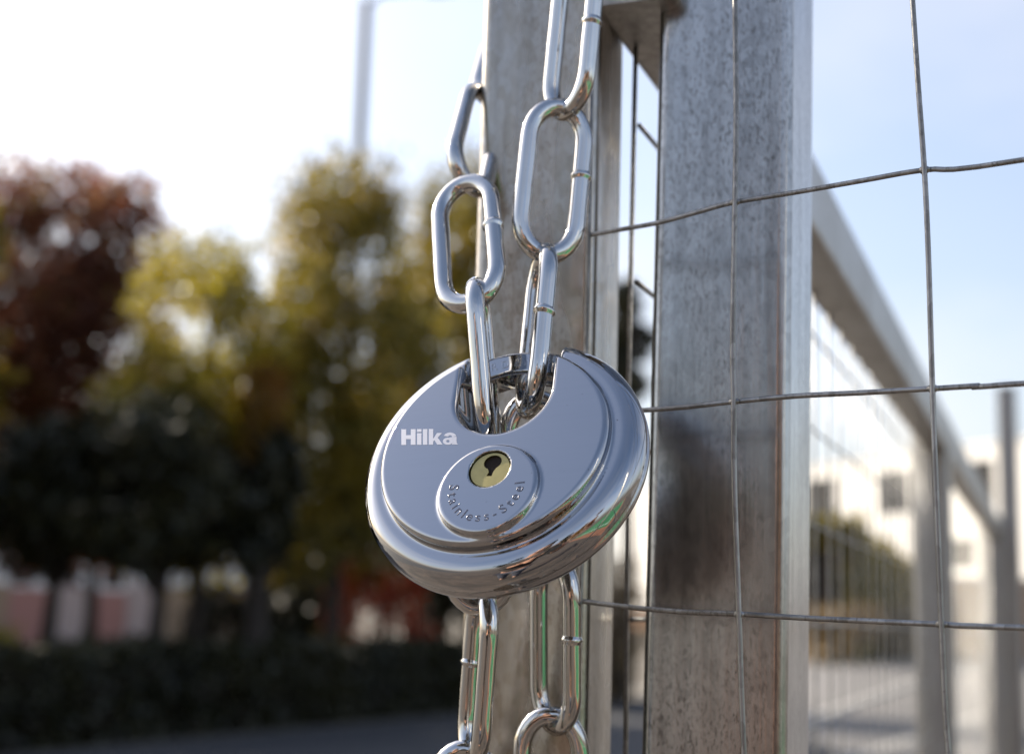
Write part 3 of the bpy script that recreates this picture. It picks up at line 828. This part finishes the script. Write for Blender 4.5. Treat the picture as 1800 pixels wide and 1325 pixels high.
# lamp post
lp = empty('lamp_post', (X_at(607, 27), 27, 0)); tag(lp, 'tall thin grey lamp post rising behind the green trees', 'lamp post')
M_LAMP = plain('lamp_paint', (.07, .08, .08), .6, .0, .1, 3)
b = MB(); lx_, ztl = X_at(608, 27), Z_at(640, -62, 27)
b.tube([(lx_, 27, 0), (lx_, 27, 1.0), (lx_, 27, 1.02), (lx_, 27, ztl)], [.17, .16, .125, .10], 12); b.build('pole', M_LAMP, lp, smooth=True, angle=40)
b = MB(); b.tube([(lx_, 27, ztl - .1), (lx_ + .3, 27, ztl + .18), (lx_ + 1.3, 27, ztl + .3)], [.05, .045, .04], 8); arm = b.build('arm', M_LAMP, lp, smooth=True)
b = MB(); b.sweep(rrect(.16, .3, .05, 3), [(V((lx_ + 1.2, 27, ztl + .28)), V((0, 0, 1)), V((0, .4, 0))), (V((lx_ + 1.45, 27, ztl + .30)), V((0, 0, .9)), V((0, 1, 0))), (V((lx_ + 1.85, 27, ztl + .33)), V((0, 0, .4)), V((0, .8, 0)))]); b.build('lamp_head', M_LAMP, lp, smooth=True, angle=40)

# site hoarding seen under the trees: flat boards of several colours on posts
hd = empty('hoarding', (X_at(250, 36), 36, 0)); tag(hd, 'pink, white and tan board hoarding seen under the left trees', 'hoarding')
hm = [plain('board_white', (.42, .36, .35), .6), plain('board_pink', (.36, .19, .17), .6), plain('board_tan', (.30, .23, .16), .6)]
r = random.Random(3); x = X_at(-260, 36); i = 0
while x < X_at(440, 36):
    wd = r.uniform(.7, 1.1); zt = 1.78 + r.uniform(-.15, .1)
    b = MB(); b.box((x, 36, .1), (x + wd - .04, 36.03, zt)); b.build('board', hm[r.choice((0, 1, 0, 2, 1))], hd)
    b = MB(); b.box((x - .05, 36.035, 0), (x + .03, 36.1, zt)); b.build('post', M_CONC, hd); x += wd

# white building far right: rendered wall, two rows of recessed windows, parapet, brick base
M_WHITE = plain('white_render', (.78, .76, .73), .8, 0, .05, 2)
M_GLASS = plain('dark_glass', (.02, .02, .022), .35, 0, .2, 2, .25)
M_BRICKB = plain('tan_brick', (.42, .25, .15), .85, 0, .2, 6)
BN = V((-.9, -.436, 0)).normalized(); BT = V((.436, -.9, 0)).normalized()      # facade turned to the sun
B0 = V((X_at(1600, 150), 150, 0))
def fu(px):
    d = ray(px, 900); k = (B0 - CAMP).dot(BN) / d.dot(BN); return (CAMP + k * d - B0).dot(BT)
def fz(px, py):
    d = ray(px, py); k = (B0 - CAMP).dot(BN) / d.dot(BN); return (CAMP + k * d).z
BM = Matrix(((BT.x, -BN.x, 0, B0.x), (BT.y, -BN.y, 0, B0.y), (0, 0, 1, 0), (0, 0, 0, 1)))   # u along the wall, depth inwards
bl = empty('building', B0); tag(bl, 'long white building with small dark windows behind the fence', 'building')
u0, u1 = fu(1095), fu(2050)
zr = fz(1600, 800)
zt_, zb_, zt2, zb2 = fz(1573, 826), fz(1573, 902), fz(1675, 946), fz(1675, 1000)
wins = []
for px in (1185, 1315, 1443, 1573, 1722, 1890): wins.append((fu(px - 27), fu(px + 27), zb_, zt_))
for px in (1480, 1678, 1870): wins.append((fu(px - 32), fu(px + 32), zb2, zt2))
xs = sorted({u0, u1, *[q for w_ in wins for q in w_[:2]]}); zs = sorted({2.4, zr, *[q for w_ in wins for q in w_[2:]]})
b = MB()
for i in range(len(xs) - 1):
    for j in range(len(zs) - 1):
        cx_, cz_ = (xs[i] + xs[i + 1]) / 2, (zs[j] + zs[j + 1]) / 2
        if any(w_[0] < cx_ < w_[1] and w_[2] < cz_ < w_[3] for w_ in wins): continue
        b.add([BM @ V(p) for p in ((xs[i], 0, zs[j]), (xs[i + 1], 0, zs[j]), (xs[i + 1], 0, zs[j + 1]), (xs[i], 0, zs[j + 1]))], [(0, 1, 2, 3)])
b.box((u0, .35, 0), (u1, 12, zr - .01), BM)
b.build('wall', M_WHITE, bl)
b = MB(); b.box((u0 - .1, -.08, 0), (u1, .3, 2.395), BM); b.build('brick_base', M_BRICKB, bl)
b = MB(); b.box((u0 - .15, -.15, zr), (u1, 12.1, zr + .3), BM); b.build('parapet', M_WHITE, bl)
for (xa, xb, za, zb) in wins:
    b = MB()
    for f in (((xa, za), (xb, za + .06)), ((xa, zb - .06), (xb, zb)), ((xa, za + .061), (xa + .06, zb - .061)), ((xb - .06, za + .061), (xb, zb - .061))):
        b.box((f[0][0], .12, f[0][1]), (f[1][0], .2, f[1][1]), BM)
    wn = b.build('window', M_LAMP, bl)
    b = MB(); b.box((xa + .05, .15, za + .05), (xb - .05, .17, zb - .05), BM); b.build('pane', M_GLASS, wn)
# pale block far beyond the left trees
b2 = empty('building', (X_at(200, 75), 75, 0)); tag(b2, 'pale building glimpsed between the tree trunks at left', 'building')
b = MB(); b.box((X_at(-300, 75), 75, 0), (X_at(430, 75), 84, Z_at(200, 930, 75))); b.build('wall', M_WHITE, b2)
b = MB(); b.box((X_at(-300, 75) - .2, 74.8, Z_at(200, 930, 75) + .005), (X_at(430, 75) + .2, 84.2, Z_at(200, 930, 75) + .3)); b.build('parapet', M_CONC, b2)
for i in range(8):
    xx = X_at(-280, 75) + 2.4 * i
    b = MB(); b.box((xx, 74.9, 2.2), (xx + 1.1, 74.98, 3.4)); b.build('window', M_GLASS, b2)
bw = empty('brick_wall', (X_at(1720, 70), 70, 0)); tag(bw, 'low tan brick wall between the far fence posts', 'wall')
b = MB(); b.box((X_at(1650, 70), 70, 0), (X_at(2000, 70), 70.25, Z_at(1700, 1018, 70))); b.build('brickwork', M_BRICKB, bw)
b = MB(); b.box((X_at(1650, 70) - .05, 69.95, Z_at(1700, 1018, 70) + .002), (X_at(2000, 70), 70.3, Z_at(1700, 1018, 70) + .1)); b.build('coping', M_CONC, bw)

# trees left of the frame whose shade lies on the road and hedge
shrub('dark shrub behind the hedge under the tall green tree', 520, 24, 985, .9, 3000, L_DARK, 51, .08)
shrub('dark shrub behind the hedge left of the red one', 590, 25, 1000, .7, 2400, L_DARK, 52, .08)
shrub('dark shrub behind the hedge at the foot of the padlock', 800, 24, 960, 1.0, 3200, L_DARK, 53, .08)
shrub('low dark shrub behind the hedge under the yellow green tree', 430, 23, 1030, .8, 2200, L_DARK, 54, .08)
for i, (x, y, h, rx, mt, lb) in enumerate(((-10.5, 18.5, 9.5, 2.4, L_MAROON, 'maroon tree just outside the left edge, shading the road'), (-13.5, 23, 10, 2.6, L_GREEN, 'green tree outside the left edge behind the maroon one'),
        (-8.6, 14.2, 7.5, 1.9, L_DARK, 'dark tree outside the left edge, nearest to the road'), (-12.5, 12.5, 9, 2.4, L_GREEN, 'green tree far outside the left edge by the hedge end'), (-9.8, 21.5, 8.5, 2.0, L_GREEN, 'green tree outside the left edge close behind the maroon ones'), (-14.5, 16.5, 10.5, 3.0, L_DARK, 'tall dark tree far outside the left edge'))):
    tree('tree', lb, x, y, 1.6, h, rx, 8000, .17, mt, 80 + i, trunk_r=.18, k=24, group='trees along the road outside the left edge')
# ================================================================== the place behind the lens (seen mirrored in the lock, chain and posts)
M_BRK = plain('red_brick', (.22, .14, .10), .85, 0, .25, 3)
bb = empty('building', (2, -34, 0)); tag(bb, 'red brick building mirrored in the lower rim of the padlock', 'building')
wl = [(-14 + 3.2 * i, -14 + 3.2 * i + 1.4, 1.2 + 3.0 * j, 2.8 + 3.0 * j) for i in range(10) for j in range(2)]
xs = sorted({-16, 19, *[q for w_ in wl for q in w_[:2]]}); zs = sorted({0, 6.8, *[q for w_ in wl for q in w_[2:]]})
b = MB()
for i in range(len(xs) - 1):
    for j in range(len(zs) - 1):
        cx_, cz_ = (xs[i] + xs[i + 1]) / 2, (zs[j] + zs[j + 1]) / 2
        if any(w_[0] < cx_ < w_[1] and w_[2] < cz_ < w_[3] for w_ in wl): continue
        b.add([(xs[i], -34, zs[j]), (xs[i + 1], -34, zs[j]), (xs[i + 1], -34, zs[j + 1]), (xs[i], -34, zs[j + 1])], [(0, 1, 2, 3)])
b.box((-16, -44, 0), (19, -34.3, 6.79)); b.build('wall', M_BRK, bb)
b = MB(); b.add([(-16.4, -33.6, 6.8), (19.4, -33.6, 6.8), (19.4, -39, 9.2), (-16.4, -39, 9.2), (19.4, -44.4, 6.8), (-16.4, -44.4, 6.8)], [(0, 1, 2, 3), (3, 2, 4, 5), (0, 3, 5), (1, 4, 2), (0, 5, 4, 1)])
b.build('roof', plain('roof_tiles', (.16, .10, .08), .8, 0, .2, 4), bb)
for (xa, xb, za, zb) in wl:
    b = MB(); b.box((xa, -34.2, za), (xb, -34.12, zb)); wn = b.build('window', M_GLASS, bb)
    b = MB(); b.box((xa - .05, -34.1, za - .08), (xb + .05, -33.9, za - .01)); b.build('sill', M_CONC, wn)
for i, (x, y, h, rx, mt, lb) in enumerate(((-13, -22, 9, 3.0, L_DARK, 'dark tree mirrored at the left of the padlock rim'), (-6.5, -24, 7.5, 2.6, L_GREEN, 'green tree mirrored left of centre in the padlock rim'),
        (-1, -25, 8.0, 2.8, L_DARK, 'dark tree mirrored at the foot of the padlock'), (5, -24, 6.5, 2.2, L_GOLD, 'gold tree mirrored low in the padlock rim'), (11, -23, 8.5, 3.0, L_MAROON, 'maroon tree mirrored at the right of the padlock rim'))):
    tree('tree', lb, x, y, 1.6, h, rx, 3500, .2, mt, 60 + i, trunk_r=.2, k=20, group='trees behind the photographer')
# green sports court with white lines, to the right and behind
M_COURT = plain('court_green', (.03, .16, .06), .75, 0, .15, 2); M_CLAY = plain('court_surround', (.24, .11, .065), .8, 0, .15, 2)
quad('court_surround', [(2.1, -9.5), (13, -9.5), (13, .9), (2.1, .9)], .008, M_CLAY)
quad('court', [(2.8, -9), (12.4, -9), (12.4, .4), (2.8, .4)], .012, M_COURT)
M_WLINE = plain('court_paint', (.8, .8, .78), .7, 0, .05, 4)
for (p, q) in (((3.2, -8.6), (3.2, .05)), ((12, -8.6), (12, .05)), ((3.28, 0), (11.9, 0)), ((3.28, -4.1), (11.9, -4.1))):
    strip('court_line', p, q, .07, .016, M_WLINE)

# photographer, mirrored in the lower rim
def skin_body(name, joints, edges, mat, parent, sub=2, root=0):
    me = bpy.data.meshes.new(name); me.from_pydata([j[0] for j in joints], edges, []); me.update()
    o = bpy.data.objects.new(name, me); COL.objects.link(o)
    md = o.modifiers.new('skin', 'SKIN'); md.use_smooth_shade = True
    bm = bmesh.new(); bm.from_mesh(me)
    lay = bm.verts.layers.skin.verify()
    for v, j in zip(bm.verts, joints):
        rr = j[1]; v[lay].radius = rr if isinstance(rr, tuple) else (rr, rr); v[lay].use_root = (v.index == root)
    bm.to_mesh(me); bm.free()
    sb = o.modifiers.new('sub', 'SUBSURF'); sb.levels = sub; sb.render_levels = sub
    dg = bpy.context.evaluated_depsgraph_get(); m2 = bpy.data.meshes.new_from_object(o.evaluated_get(dg))
    bpy.data.objects.remove(o); m2.name = name; m2.shade_smooth()
    return link_mesh(name, m2, mat, parent)
PX, PY = -.27, -.52
HX = .24
person = empty('person', (PX, PY, 0)); tag(person, 'person in dark jacket holding the camera up, mirrored in the padlock rim', 'person')
M_SKIN = plain('skin', (.50, .27, .18), .5, 0, .1, 20); M_JKT = plain('jacket_cloth', (.035, .028, .026), .8, 0, .3, 40)
M_TRS = plain('trouser_cloth', (.05, .055, .075), .85, 0, .2, 40); M_HAIR = plain('hair', (.012, .010, .009), .45, 0, .3, 60); M_SHOE = plain('shoe_leather', (.03, .02, .015), .5)
def q3(x, y, z): return (PX + x, PY + y, z)
J = [(q3(0, 0, .95), (.15, .11)), (q3(0, 0, 1.12), (.14, .10)), (q3(0, .01, 1.32), (.165, .11)), (q3(0, .01, 1.43), (.12, .08)), (q3(0, .02, 1.50), .058), (q3(0, .03, 1.56), (.072, .085)), (q3(0, .035, 1.63), (.08, .095)), (q3(0, .025, 1.69), (.075, .09))]
Ed = [(0, 1), (1, 2), (2, 3), (3, 4), (4, 5), (5, 6), (6, 7)]
for s_ in (-1, 1):
    n0 = len(J)
    J += [(q3(.17 * s_, 0, 1.41), .06), (q3(.25 * s_ + HX * .4, .09, 1.20), .047), (q3(.16 * s_ + HX * .85, .30, 1.27), .034), (q3(.115 * s_ + HX, .375, 1.305), (.028, .02)), (q3(.095 * s_ + HX, .405, 1.325), (.036, .017))]
    Ed += [(3, n0), (n0, n0 + 1), (n0 + 1, n0 + 2), (n0 + 2, n0 + 3), (n0 + 3, n0 + 4)]
    for f in range(4):                                # fingers round the front of the grip
        z = 1.352 - .021 * f; L = (.9, 1.0, .95, .78)[f]; m0 = len(J)
        J += [(q3(.085 * s_ + HX, .425, z - .004), .0095), (q3(.078 * s_ + HX, .425 + .028 * L, z), .0088), (q3(.058 * s_ + HX, .432 + .034 * L, z), .008), (q3(.043 * s_ + HX, .43 + .03 * L, z), .007)]
        Ed += [(n0 + 4, m0), (m0, m0 + 1), (m0 + 1, m0 + 2), (m0 + 2, m0 + 3)]
    m0 = len(J)
    J += [(q3(.075 * s_ + HX, .385, 1.345), .011), (q3(.05 * s_ + HX, .372, 1.36), .010), (q3(.03 * s_ + HX, .374, 1.366), .008)]
    Ed += [(n0 + 3, m0), (m0, m0 + 1), (m0 + 1, m0 + 2)]
    n1 = len(J)
    J += [(q3(.095 * s_, 0, .88), .095), (q3(.11 * s_, .02, .50), .062), (q3(.12 * s_, -.01, .10), .042), (q3(.13 * s_, .11, .04), (.04, .03))]
    Ed += [(0, n1), (n1, n1 + 1), (n1 + 1, n1 + 2), (n1 + 2, n1 + 3)]
skin_body('body', J, Ed, M_SKIN, person)
JJ = [(q3(0, 0, .86), (.18, .135)), (q3(0, 0, 1.12), (.165, .125)), (q3(0, .01, 1.32), (.19, .135)), (q3(0, .01, 1.44), (.135, .10)), (q3(0, .015, 1.49), .075)]
JE = [(0, 1), (1, 2), (2, 3), (3, 4)]
for s_ in (-1, 1):
    n0 = len(JJ); JJ += [(q3(.175 * s_, 0, 1.42), .078), (q3(.255 * s_ + HX * .4, .085, 1.195), .064), (q3(.165 * s_ + HX * .82, .285, 1.265), .046)]; JE += [(3, n0), (n0, n0 + 1), (n0 + 1, n0 + 2)]
skin_body('jacket', JJ, JE, M_JKT, person)
TJ = [(q3(0, 0, .93), (.165, .12))]; TE = []
for s_ in (-1, 1):
    n0 = len(TJ); TJ += [(q3(.095 * s_, 0, .85), .108), (q3(.11 * s_, .02, .50), .08), (q3(.12 * s_, -.01, .09), .066)]; TE += [(0, n0), (n0, n0 + 1), (n0 + 1, n0 + 2)]
skin_body('trousers', TJ, TE, M_TRS, person)
for s_ in (-1, 1):
    skin_body('shoe', [(q3(.12 * s_, -.03, .05), (.05, .048)), (q3(.125 * s_, .06, .045), (.048, .042)), (q3(.135 * s_, .15, .035), (.045, .032))], [(0, 1), (1, 2)], M_SHOE, person)
    b = MB(); b.tube([q3(.078 * s_, .02, 1.58), q3(.088 * s_, .015, 1.605), q3(.084 * s_, .012, 1.635), q3(.078 * s_, .015, 1.645)], [.008, .013, .014, .006], 8); b.build('ear', M_SKIN, person, smooth=True)
    b = MB(); b.tube([q3(.03 * s_, .118, 1.622), q3(.03 * s_, .126, 1.622)], [.011, .006], 10); b.build('eye', M_HAIR, person, smooth=True)
b = MB(); b.tube([q3(0, .11, 1.625), q3(0, .138, 1.592), q3(0, .118, 1.585)], [.008, .014, .01], 8); b.build('nose', M_SKIN, person, smooth=True)
b = MB(); b.tube([q3(-.025, .112, 1.555), q3(0, .12, 1.553), q3(.025, .112, 1.555)], [.004, .007, .004], 8); b.build('mouth', plain('lips', (.36, .14, .11), .5), person, smooth=True)
skin_body('hair', [(q3(0, -.055, 1.56), (.075, .05)), (q3(0, -.035, 1.66), (.086, .075)), (q3(0, .02, 1.715), (.085, .09)), (q3(0, .075, 1.70), (.072, .04))], [(0, 1), (1, 2), (2, 3)], M_HAIR, person)
# the camera in the hands
M_BLK = plain('camera_black', (.018, .018, .019), .4, 0, .2, 60)
pc = empty('photo_camera', (0, -.10, 1.30)); tag(pc, 'black camera held by the person mirrored in the padlock rim', 'camera')
b = MB(); b.sweep(rrect(.115, .075, .012, 4), [(V((0, -.125, 1.335)), V((1, 0, 0)), V((0, 0, 1))), (V((0, -.075, 1.335)), V((1, 0, 0)), V((0, 0, 1)))]); b.build('camera_body', M_BLK, pc, smooth=True, angle=40)
b = MB(); b.tube([(0, -.076, 1.34), (0, -.05, 1.344), (0, -.049, 1.344), (0, -.02, 1.347)], [.034, .034, .031, .031], 28); ln_ = b.build('lens', M_BLK, pc, smooth=True, angle=40)
b = MB(); b.box((-.025, -.115, 1.373), (.025, -.08, 1.392)); b.build('viewfinder', M_BLK, pc)
